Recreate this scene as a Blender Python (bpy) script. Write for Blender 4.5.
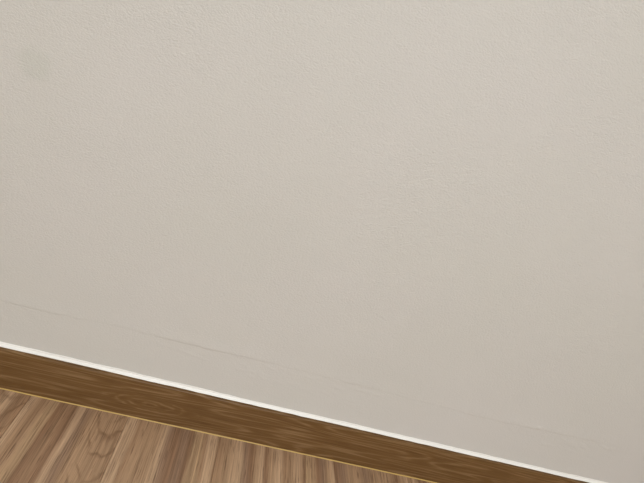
import bpy, bmesh, math, random
from mathutils import Matrix, Vector, noise as mnoise

for o in list(bpy.data.objects):
    bpy.data.objects.remove(o, do_unlink=True)
SC = bpy.context.scene
COL = SC.collection

# ------------------------------------------------------------------ camera
def make_camera():
    cd = bpy.data.cameras.new('camera')
    cd.sensor_fit = 'HORIZONTAL'; cd.sensor_width = 36.0
    cd.lens = 484.0 / 644.0 * 36.0
    cd.clip_start = 0.01
    co = bpy.data.objects.new('camera', cd); COL.objects.link(co)
    # world axes expressed in the camera frame (right, down, forward)
    Y = Vector((-25, -208, 484)).normalized()              # into the wall
    X = Vector((2698, 802, 484)); X = (X - Y * X.dot(Y)).normalized()   # along the wall
    Z = X.cross(Y); Z = Z if Z.y < 0 else -Z               # up
    right = Vector((X.x, Y.x, Z.x)); down = Vector((X.y, Y.y, Z.y)); fwd = Vector((X.z, Y.z, Z.z))
    m = Matrix((right, -down, -fwd)).transposed().to_4x4()
    m.translation = Vector((0.0, -0.7892, 0.7882))
    co.matrix_world = m
    SC.camera = co
make_camera()

# ------------------------------------------------------------------ light
W = bpy.data.worlds.new('world'); SC.world = W
W.use_nodes = True
W.node_tree.nodes['Background'].inputs[0].default_value = (0.9, 0.95, 1.0, 1)
W.node_tree.nodes['Background'].inputs[1].default_value = 0.05

def area(name, loc, size, power, col):
    l = bpy.data.lights.new(name, 'AREA'); l.shape = 'DISK'; l.size = size
    l.energy = power; l.color = col
    o = bpy.data.objects.new(name, l); COL.objects.link(o); o.location = loc
    return o
area('ceiling_lamp', (0.10, -2.25, 2.36), 0.8, 79.5, (0.82, 0.912, 1.0))

VS = SC.view_settings
VS.view_transform = 'Standard'; VS.look = 'None'; VS.gamma = 1.0; VS.use_curve_mapping = False
VS.exposure = 0.0

# ------------------------------------------------------------------ helpers
X0, X1, Y0, Y1, ZC = -2.1, 2.3, -3.2, 0.0, 2.4      # room
HB, TB = 0.0925, 0.0112                              # baseboard height, thickness
PITCH, SEAM0 = 0.1880, -0.2918                      # floor plank width, first seam in view

def srgb(r, g, b, k=1.0):
    f = lambda c: (c / 12.92 if c <= 0.04045 else ((c + 0.055) / 1.055) ** 2.4)
    return (f(r / 255) * k, f(g / 255) * k, f(b / 255) * k, 1.0)

def link(name, me, mat, parent=None):
    o = bpy.data.objects.new(name, me); COL.objects.link(o)
    if mat: me.materials.append(mat)
    if parent: o.parent = parent
    return o

def tag(o, label, cat, kind='structure'):
    o['label'] = label; o['category'] = cat; o['kind'] = kind
    return o

def box_mesh(name, a, b):
    me = bpy.data.meshes.new(name)
    (x0, y0, z0), (x1, y1, z1) = a, b
    v = [(x0,y0,z0),(x1,y0,z0),(x1,y1,z0),(x0,y1,z0),(x0,y0,z1),(x1,y0,z1),(x1,y1,z1),(x0,y1,z1)]
    f = [(3,2,1,0),(4,5,6,7),(0,1,5,4),(1,2,6,5),(2,3,7,6),(3,0,4,7)]
    me.from_pydata(v, [], f); me.update()
    return me

def sweep_mesh(name, profile, xs, wob=None, smooth=True):
    """closed profile of (y, z) points carried along x; wob(i, x) -> (dy, dz) for profile point i"""
    me = bpy.data.meshes.new(name); n = len(profile); v = []; f = []
    for x in xs:
        for i, (y, z) in enumerate(profile):
            dy, dz = wob(i, x) if wob else (0, 0)
            v.append((x, y + dy, z + dz))
    for k in range(len(xs) - 1):
        for i in range(n):
            j = (i + 1) % n
            f.append((k*n+i, k*n+j, (k+1)*n+j, (k+1)*n+i))
    f.append(tuple(range(n))[::-1]); f.append(tuple((len(xs)-1)*n + i for i in range(n)))
    me.from_pydata(v, [], f)
    bm = bmesh.new(); bm.from_mesh(me); bmesh.ops.recalc_face_normals(bm, faces=bm.faces); bm.to_mesh(me); bm.free()
    if smooth:
        for p in me.polygons: p.use_smooth = len(p.vertices) == 4
        me.set_sharp_from_angle(angle=math.radians(38))
    me.update()
    return me

class NT:
    """small node builder"""
    def __init__(s, name):
        s.m = bpy.data.materials.new(name); s.m.use_nodes = True
        s.t = s.m.node_tree; s.t.nodes.clear()
        s.out = s.t.nodes.new('ShaderNodeOutputMaterial')
        s.b = s.t.nodes.new('ShaderNodeBsdfPrincipled')
        s.t.links.new(s.b.outputs[0], s.out.inputs[0])
    def put(s, sock, val):
        if isinstance(val, bpy.types.NodeSocket): s.t.links.new(val, sock)
        else: sock.default_value = val
    def coord(s):
        return s.t.nodes.new('ShaderNodeTexCoord').outputs['Object']
    def math(s, op, a, b=0.0, c=0.0, clamp=False):
        n = s.t.nodes.new('ShaderNodeMath'); n.operation = op; n.use_clamp = clamp
        s.put(n.inputs[0], a); s.put(n.inputs[1], b); s.put(n.inputs[2], c)
        return n.outputs[0]
    def xyz(s, v):
        n = s.t.nodes.new('ShaderNodeSeparateXYZ'); s.put(n.inputs[0], v); return n.outputs
    def comb(s, x, y, z):
        n = s.t.nodes.new('ShaderNodeCombineXYZ')
        for i, q in enumerate((x, y, z)): s.put(n.inputs[i], q)
        return n.outputs[0]
    def mapping(s, v, loc=(0,0,0), rot=(0,0,0), scale=(1,1,1)):
        n = s.t.nodes.new('ShaderNodeMapping')
        s.put(n.inputs[0], v); n.inputs[1].default_value = loc; n.inputs[2].default_value = rot; n.inputs[3].default_value = scale
        return n.outputs[0]
    def noise(s, v, scale, detail=3, rough=0.5, dist=0.0):
        n = s.t.nodes.new('ShaderNodeTexNoise')
        s.put(n.inputs['Vector'], v); n.inputs['Scale'].default_value = scale
        n.inputs['Detail'].default_value = detail; n.inputs['Roughness'].default_value = rough
        n.inputs['Distortion'].default_value = dist
        return n.outputs['Fac']
    def voronoi(s, v, scale):
        n = s.t.nodes.new('ShaderNodeTexVoronoi'); n.feature = 'SMOOTH_F1'
        s.put(n.inputs['Vector'], v); n.inputs['Scale'].default_value = scale
        return n.outputs['Distance']
    def ramp(s, fac, stops, interp='LINEAR'):
        n = s.t.nodes.new('ShaderNodeValToRGB'); e = n.color_ramp.elements; n.color_ramp.interpolation = interp
        e[0].position, e[0].color = stops[0]; e[1].position, e[1].color = stops[-1]
        for p, c in stops[1:-1]:
            q = e.new(p); q.color = c
        s.put(n.inputs[0], fac)
        return n.outputs[0]
    def mix(s, fac, a, b, mode='MIX'):
        n = s.t.nodes.new('ShaderNodeMix'); n.data_type = 'RGBA'; n.blend_type = mode
        s.put(n.inputs[0], fac); s.put(n.inputs[6], a); s.put(n.inputs[7], b)
        return n.outputs[2]
    def smooth(s, v, lo, hi):
        n = s.t.nodes.new('ShaderNodeMapRange'); n.interpolation_type = 'SMOOTHSTEP'
        s.put(n.inputs[0], v); n.inputs[1].default_value = lo; n.inputs[2].default_value = hi
        return n.outputs[0]
    def bump(s, h, strength, dist):
        n = s.t.nodes.new('ShaderNodeBump'); n.inputs['Strength'].default_value = strength
        n.inputs['Distance'].default_value = dist; s.put(n.inputs['Height'], h)
        s.put(s.b.inputs['Normal'], n.outputs[0])
    def fin(s, col, rough, spec=0.5):
        s.put(s.b.inputs['Base Color'], col); s.put(s.b.inputs['Roughness'], rough)
        s.b.inputs['Specular IOR Level'].default_value = spec
        return s.m

# ------------------------------------------------------------------ materials
def wallpaper_material(name='ivory_embossed_wallpaper'):
    n = NT(name); c = n.coord()
    # embossed pattern: small pebbly dashes, slightly longer along the wall
    v1 = n.mapping(c, scale=(0.72, 1, 1.25))
    e1 = n.noise(v1, 350, 2, 0.6, 0.3)
    e2 = n.noise(n.mapping(c, loc=(3, 1, 7), scale=(0.8, 1, 1.1)), 95, 2, 0.5, 0.3)
    patch = n.smooth(n.noise(n.mapping(c, loc=(1.7, 0, 4.1)), 7.5, 2), 0.34, 0.66)
    h = n.math('ADD', n.math('MULTIPLY', e1, 1.0), n.math('MULTIPLY', e2, 0.38))
    h = n.math('MULTIPLY', h, n.math('MULTIPLY_ADD', patch, 0.22, 0.78))
    # the relief is flattened in the rubbed band low on the wall
    z = n.xyz(c)[2]
    h = n.math('MULTIPLY', h, n.math('MULTIPLY_ADD', n.smooth(z, 0.12, 0.42), 0.6, 0.4))
    n.bump(h, 1.0, 0.0013)
    base = n.mix(n.noise(c, 3.2, 2, 0.5), srgb(212, 208, 198), srgb(218, 212, 206))
    # faint round smudge high on the left
    d = n.t.nodes.new('ShaderNodeVectorMath'); d.operation = 'DISTANCE'
    n.put(d.inputs[0], c); d.inputs[1].default_value = (-0.358, 0, 0.620)
    sm = n.math('MULTIPLY_ADD', n.smooth(n.math('ADD', d.outputs['Value'], n.math('MULTIPLY', n.noise(c, 40, 2), 0.018)), 0.022, 0.040), -0.52, 0.52)
    base = n.mix(sm, base, srgb(205, 203, 192))
    return n.fin(base, 0.62, 0.35)

def plain_material(name, col, rough=0.7):
    n = NT(name); c = n.coord()
    f = n.noise(c, 120, 3)
    n.bump(f, 0.15, 0.001)
    return n.fin(n.mix(n.noise(c, 4, 2), col, tuple(q * 0.97 for q in col[:3]) + (1,)), rough, 0.3)

def baseboard_material():
    n = NT('brown_walnut_foil'); c = n.coord()
    # rings of a slow stretched noise give the cathedral figure
    slow = n.noise(n.mapping(c, loc=(0.37, 0, 0.2), scale=(1.5, 1, 17)), 1.0, 2, 0.45, 0.1)
    ring = n.math('SINE', n.math('MULTIPLY', slow, 110.0))
    ring = n.math('MULTIPLY_ADD', ring, 0.5, 0.5)
    fine = n.noise(n.mapping(c, scale=(7, 1, 300)), 1.0, 4, 0.65)
    pores = n.smooth(n.noise(n.mapping(c, loc=(5, 0, 3), scale=(26, 1, 900)), 1.0, 2, 0.5), 0.56, 0.72)
    broad = n.noise(n.mapping(c, loc=(2, 0, 9.4), scale=(2.2, 1, 70)), 1.0, 2, 0.5)
    # one closed eye of nested rings in the figure
    bx, bz = n.xyz(c)[0], n.xyz(c)[2]
    ex = n.math('DIVIDE', n.math('ADD', bx, 0.068), 0.062); ez = n.math('DIVIDE', n.math('SUBTRACT', bz, 0.041), 0.015)
    er = n.math('SQRT', n.math('ADD', n.math('MULTIPLY', ex, ex), n.math('MULTIPLY', ez, ez)))
    en = n.noise(n.mapping(c, scale=(30, 1, 90)), 1.0, 2, 0.5)
    eye = n.math('MULTIPLY_ADD', n.math('SINE', n.math('MULTIPLY_ADD', en, 8.0, n.math('MULTIPLY', er, 15.0))), 0.5, 0.5)
    em = n.math('MULTIPLY_ADD', n.smooth(er, 1.0, 1.9), -0.75, 0.75)
    ring = n.math('ADD', n.math('MULTIPLY', eye, em), n.math('MULTIPLY', ring, n.math('SUBTRACT', 1.0, em)))
    lines = n.math('POWER', ring, 2.2)
    f = n.math('ADD', n.math('MULTIPLY', lines, 0.20), n.math('ADD', n.math('MULTIPLY', fine, 0.85), n.math('MULTIPLY', broad, 0.18)))
    col = n.ramp(f, [(0.30, srgb(90, 60, 29)), (0.48, srgb(107, 76, 41)), (0.62, srgb(116, 84, 48)), (0.82, srgb(144, 113, 78))])
    col = n.mix(n.math('MULTIPLY', pores, 0.35), col, srgb(142, 114, 82))
    n.bump(fine, 0.12, 0.0004)
    return n.fin(col, 0.42, 0.35)

# tone of each plank in view across its width (wood strips of different colour)
L_, T_, M_, B_, D_, P_ = (srgb(190, 156, 123), srgb(174, 141, 107), srgb(170, 136, 104), srgb(156, 122, 92), srgb(138, 104, 77), srgb(150, 119, 94))
BANDS = {
    -1: [(0, M_), (.2, D_), (.35, M_), (.6, B_), (.72, M_), (.82, L_), (.90, B_), (1, B_)],
    0: [(0, L_), (.06, L_), (.095, M_), (.14, B_), (.19, M_), (.215, T_), (.27, T_), (.30, D_), (.40, B_), (.47, D_), (.52, L_), (.60, P_), (.66, M_), (.74, M_), (.85, M_), (1, M_)],
    1: [(0, L_), (.09, L_), (.13, B_), (.20, M_), (.36, M_), (.44, L_), (.48, P_), (.56, D_), (.66, P_), (.71, D_), (.75, T_), (.83, T_), (.87, B_), (.91, L_), (.97, L_), (1, M_)],
    2: [(0, B_), (.10, M_), (.24, L_), (.30, P_), (.38, D_), (.43, M_), (.50, L_), (.54, D_), (.60, M_), (.70, L_), (.76, B_), (.84, M_), (.92, L_), (1, B_)],
    3: [(0, T_), (.09, M_), (.13, D_), (.20, P_), (.26, M_), (.33, L_), (.36, D_), (.46, P_), (.52, M_), (.62, M_), (.70, P_), (.80, M_), (1, M_)],
}
def floor_material(i):
    n = NT('walnut_laminate_%s' % 'abcdefghij'[i + 1]); c = n.coord()
    info = n.t.nodes.new('ShaderNodeObjectInfo').outputs['Random']
    x, y, z = n.xyz(c)[0], n.xyz(c)[1], n.xyz(c)[2]
    off = n.math('MULTIPLY', info, 40.0 if i > 3 else 0.0)
    cc = n.comb(n.math('ADD', x, n.math('ADD', off, i * 1.37)), y, 0.0)
    u = n.math('DIVIDE', x, PITCH)
    wob = n.math('SUBTRACT', n.noise(n.mapping(cc, scale=(9, 3.2, 1)), 1.0, 2, 0.5), 0.5)
    uw = n.math('MULTIPLY_ADD', wob, 0.16, u)
    if i <= 3:
        col = n.ramp(uw, BANDS[i])
    else:
        t = n.noise(n.mapping(cc, scale=(42, 1.1, 1)), 1.0, 2, 0.5)
        col = n.ramp(t, [(0.3, D_), (0.45, B_), (0.52, M_), (0.60, L_), (0.75, P_)])
    # fine streaks and dark pores running along the plank
    st = n.noise(n.mapping(cc, scale=(420, 6, 1)), 1.0, 4, 0.65)
    po = n.smooth(n.noise(n.mapping(cc, loc=(9, 2, 0), scale=(420, 18, 1)), 1.0, 2, 0.55), 0.56, 0.70)
    md = n.noise(n.mapping(cc, loc=(4, 7, 0), scale=(95, 2.6, 1)), 1.0, 2, 0.5)
    g = n.math('ADD', n.math('MULTIPLY', n.math('SUBTRACT', st, 0.5), 1.25), n.math('MULTIPLY', n.math('SUBTRACT', md, 0.5), 0.45))
    col = n.mix(1.0, col, n.ramp(n.math('ADD', g, 0.5), [(0.2, (0.56, 0.53, 0.50, 1)), (0.5, (1, 1, 1, 1)), (0.8, (1.34, 1.35, 1.36, 1))]), 'MULTIPLY')
    col = n.mix(n.math('MULTIPLY', po, 0.65), col, srgb(98, 70, 50))
    # cathedral figure: nested arches confined to one side of some planks
    if i in (-1, 0, 4):
        cx, lo, hi = {-1: (0.155, .60, .72), 0: (0.166, .66, .76), 4: (0.09, .2, .4)}[i]
        dx = n.math('SUBTRACT', x, cx)
        nz = n.noise(n.mapping(cc, scale=(30, 20, 1)), 1.0, 3, 0.5)
        arch = n.math('ADD', n.math('MULTIPLY', n.math('MULTIPLY', dx, dx), 42.0), n.math('MULTIPLY', y, -1.0))
        ph = n.math('MULTIPLY_ADD', nz, 9.0, n.math('MULTIPLY', arch, 130.0))
        ln = n.math('POWER', n.math('MULTIPLY_ADD', n.math('SINE', ph), 0.5, 0.5), 6.0)
        msk = n.math('MULTIPLY', n.smooth(u, lo, hi), n.smooth(nz, 0.30, 0.6))
        col = n.mix(n.math('MULTIPLY', n.math('MULTIPLY', ln, msk), 0.6), col, srgb(112, 80, 54))
    n.bump(st, 0.10, 0.0004)
    return n.fin(col, 0.44, 0.4)

def bead_material(name, col, rough):
    n = NT(name); c = n.coord()
    f = n.noise(n.mapping(c, scale=(20, 90, 90)), 1.0, 3)
    n.bump(f, 0.25, 0.0012)
    dirt = n.noise(n.mapping(c, scale=(14, 60, 60)), 1.0, 3, 0.6)
    return n.fin(n.mix(dirt, col, tuple(q * 0.93 for q in col[:3]) + (1,)), rough, 0.4)

M_wall = wallpaper_material()
M_room = plain_material('ivory_wall_paint', srgb(222, 215, 203))
M_ceil = plain_material('white_ceiling_paint', srgb(236, 232, 224))
M_base = baseboard_material()
M_white = bead_material('white_sealant', srgb(252, 247, 239), 0.45)
M_yellow = bead_material('yellowed_sealant', srgb(196, 160, 88), 0.55)
M_sub = plain_material('dark_underlay', srgb(60, 44, 34))
M_floor = {i: floor_material(i) for i in range(-1, 5)}

# ------------------------------------------------------------------ room shell
def crease_z(x):
    pts = [(-2.2, .186), (-.373, .1907), (-.187, .197), (.024, .199), (.178, .2025), (.42, .1985), (.60, .1965), (.744, .2), (.977, .209), (2.4, .215)]
    for (xa, za), (xb, zb) in zip(pts, pts[1:]):
        if x <= xb:
            t = (x - xa) / (xb - xa); break
    z = za + (zb - za) * t
    return z + 0.0032 * (mnoise.noise((x * 9, 3.3, 0)) + 0.6 * mnoise.noise((x * 31, 8.1, 0)) + 0.45 * mnoise.noise((x * 95, 2.1, 0)))

def sstep(a, b, v):
    t = min(1, max(0, (v - a) / (b - a))); return t * t * (3 - 2 * t)

def wall_relief(x, z):
    """distance the loose paper stands off the wall, metres"""
    zc = crease_z(x); d = z - zc
    amp = 0.00014 + 0.00050 * max(0, 0.45 + mnoise.noise((x * 5.5, 1.7, 0)) + 0.5 * mnoise.noise((x * 23, 5.2, 0)) + 0.5 * mnoise.noise((x * 80, 3.2, 0)))
    # paper sags: swells slowly from above, folds back sharply at the crease
    h = amp * (sstep(0.030, 0.001, d) * sstep(-0.0018, 0.0003, d))
    # wrinkled band below the fold
    band = sstep(-0.075, -0.012, d) * sstep(0.004, -0.006, d)
    p = mnoise.noise((x * 16 + z * 22, z * 55 - x * 10, 2.0)) + 0.7 * mnoise.noise((x * 60 + z * 30, z * 130, 6.0)) + 0.4 * mnoise.noise((x * 130, z * 200, 1.0))
    h += 0.00040 * band * max(0, p) * sstep(-0.35, 0.25, mnoise.noise((x * 3.1 + 0.9, 0.4, 9.0)))
    # two longer folds left of the middle
    for ax, az, bx, bz, w, a in ((-.105, .186, .010, .172, .0035, .00016), (-.045, .182, .02, .168, .003, .00014)):
        vx, vz = bx - ax, bz - az; L = math.hypot(vx, vz)
        s = ((x - ax) * vx + (z - az) * vz) / (L * L)
        if -0.2 < s < 1.2:
            q = ((x - ax) * -vz + (z - az) * vx) / L
            h += a * math.exp(-(q / w) ** 2) * sstep(-0.2, 0.3, s) * sstep(1.2, 0.7, s)
    # small pimple under the paper
    r2 = (x - .742) ** 2 + (z - .2045) ** 2
    h += 0.0011 * math.exp(-r2 / (0.0042 ** 2))
    # gentle unevenness of the plaster itself
    h += 0.0012 * mnoise.noise((x * 1.6, z * 1.6, 4.4))
    return h

def build_wall_back():
    xs = [X0 + i * (-0.75 - X0) / 40 for i in range(40)] + [-0.75 + i * 0.0035 for i in range(int(2.1 / 0.0035))]
    xs += [xs[-1] + (X1 - xs[-1]) * i / 30 for i in range(1, 31)]
    zs = [0.0, 0.05, 0.09] + [0.10 + i * 0.0011 for i in range(130)]
    zs += [zs[-1] + (ZC - zs[-1]) * (i / 40) ** 1.5 for i in range(1, 41)]
    v = [(x, -wall_relief(x, z) if z > 0.09 else 0.0, z) for z in zs for x in xs]
    n = len(xs)
    # back face closes the wall to a real thickness
    f = [(j*n+i, j*n+i+1, (j+1)*n+i+1, (j+1)*n+i) for j in range(len(zs)-1) for i in range(n-1)]
    k = len(v); v += [(X0, 0.12, 0), (X1, 0.12, 0), (X1, 0.12, ZC), (X0, 0.12, ZC)]
    f += [(k+1, k, k+3, k+2)]
    top = (len(zs)-1)*n
    f += [tuple([k, k+1] + [n-1-i for i in range(n)]), tuple([top+i for i in range(n)] + [k+2, k+3])]
    f += [tuple([j*n for j in range(len(zs))][::-1] + [k, k+3][::1]), tuple([j*n+n-1 for j in range(len(zs))] + [k+2, k+1])]
    me = bpy.data.meshes.new('wall_back'); me.from_pydata(v, [], f)
    for p in me.polygons: p.use_smooth = len(p.vertices) == 4 and p.index < (len(zs)-1)*(n-1)
    me.update()
    return tag(link('wall_back', me, M_wall), 'ivory embossed papered wall with a faint wrinkled crease above the brown baseboard', 'wall')
build_wall_back()

T = 0.12
tag(link('wall_left', box_mesh('wall_left', (X0 - T, Y0, 0), (X0, Y1, ZC)), M_room), 'plain ivory side wall at the left end of the room', 'wall')
tag(link('wall_right', box_mesh('wall_right', (X1, Y0, 0), (X1 + T, Y1, ZC)), M_room), 'plain ivory side wall at the right end of the room', 'wall')
tag(link('wall_front', box_mesh('wall_front', (X0, Y0 - T, 0), (X1, Y0, ZC)), M_room), 'plain ivory wall behind the viewer opposite the creased wall', 'wall')
tag(link('ceiling', box_mesh('ceiling', (X0, Y0, ZC), (X1, Y1, ZC + T)), M_ceil), 'plain white ceiling over the whole room', 'ceiling')

# floor: underlay slab with every laminate plank a piece of its own
FLOOR = tag(link('floor', box_mesh('floor', (X0, Y0, -0.06), (X1, Y1, -0.0085)), M_sub), 'brown walnut laminate plank floor running up to the baseboard', 'floor')

def plank_mesh(name, w, L):
    """plank from the wall side (y = 0) to y = -L, with a small chamfer along the top edges"""
    g, ch, h = 0.00022, 0.0006, 0.008
    x0, x1, ya, yb = g, w - g, -L + g, -g
    v = [(x0, ya, -h), (x1, ya, -h), (x1, yb, -h), (x0, yb, -h),
         (x0, ya, -ch), (x1, ya, -ch), (x1, yb, -ch), (x0, yb, -ch),
         (x0+ch, ya+ch, 0), (x1-ch, ya+ch, 0), (x1-ch, yb-ch, 0), (x0+ch, yb-ch, 0)]
    f = [(3,2,1,0), (8,9,10,11)]
    for a in (0, 4):
        for i in range(4):
            j = (i + 1) % 4; f.append((a+i, a+j, a+4+j, a+4+i))
    me = bpy.data.meshes.new(name); me.from_pydata(v, [], f); me.update()
    return me

def build_planks():
    rnd = random.Random(5); cache = {}
    k0 = int(math.floor((X0 - SEAM0) / PITCH)); k1 = int(math.floor((X1 - SEAM0) / PITCH))
    starts = [1.2, 0.8, 0.4]
    for k in range(k0, k1 + 1):
        xa = SEAM0 + k * PITCH; xb = xa + PITCH
        ca, cb = max(xa, X0), min(xb, X1)
        if cb - ca < 0.004: continue
        y = Y1; L = starts[k % 3] if not -2 < k < 5 else starts[k % 2]
        first = True
        while y > Y0 + 0.004:
            ln = min(L, y - Y0)
            mi = k if (first and -1 <= k <= 3) else 4
            key = (round(cb - ca, 4), round(ln, 4), mi)
            if key not in cache:
                cache[key] = plank_mesh('plank', cb - ca, ln); cache[key].materials.append(M_floor[mi])
            o = bpy.data.objects.new('plank', cache[key]); COL.objects.link(o)
            o.parent = FLOOR; o.location = (ca, y, 0)
            y -= ln; L = 1.2; first = False
build_planks()

# baseboard with eased top edge, butted on the wall
def arc(cy, cz, r, a0, a1, n):
    return [(cy + r * math.cos(math.radians(a0 + (a1 - a0) * i / n)), cz + r * math.sin(math.radians(a0 + (a1 - a0) * i / n))) for i in range(n + 1)]
xs_b = [X0 + (X1 - X0) * i / 120 for i in range(121)]
prof = [(0.0, 0.0), (-TB, 0.0)] + arc(-TB + 0.0022, HB - 0.0022, 0.0022, 180, 90, 5) + [(0.0, HB)]
BB = tag(link('baseboard_back', sweep_mesh('baseboard_back', prof, xs_b), M_base), 'dark brown wood-grain baseboard along the foot of the ivory wall', 'baseboard')

# white sealant filling the ledge between baseboard and wallpaper
def wob_w(i, x):
    a = 0.0007 * mnoise.noise((x * 11, i * 0.3, 1.0)) + 0.0004 * mnoise.noise((x * 45, i * 0.5, 7.0))
    if i in (0, 1): return (0, 0)
    if i >= 7: return (0, 2.6 * a)
    return (a, a)
fill = [(0.0, HB - 0.0004), (-0.0040, HB - 0.0004), (-0.0058, HB + 0.0017), (-0.0052, HB + 0.0024), (-0.0039, HB + 0.0032), (-0.0025, HB + 0.0042), (-0.0016, HB + 0.0054), (-0.0013, HB + 0.0066), (-0.0011, HB + 0.0080), (0.0008, HB + 0.0088)]
xs_f = [X0 + (X1 - X0) * i / 700 for i in range(701)]
tag(link('trim_1', sweep_mesh('trim_1', fill, xs_f, wob_w), M_white), 'thin bright white sealant bead between brown baseboard and ivory wallpaper', 'sealant bead')

# yellowed sealant where the baseboard meets the planks
def wob_y(i, x):
    a = 0.0004 * mnoise.noise((x * 17, i * 0.4, 3.0))
    return (0, a) if i == 1 else ((a, 0) if i >= 3 else (0, 0))
yel = [(-TB, 0.0001), (-TB, 0.0018), (-TB - 0.0006, 0.0013), (-TB - 0.0014, 0.0004), (-TB - 0.0017, 0.0001)]
tag(link('trim_2', sweep_mesh('trim_2', yel, xs_f, wob_y), M_yellow), 'hair-thin yellowed sealant line between brown baseboard and plank floor', 'sealant bead')
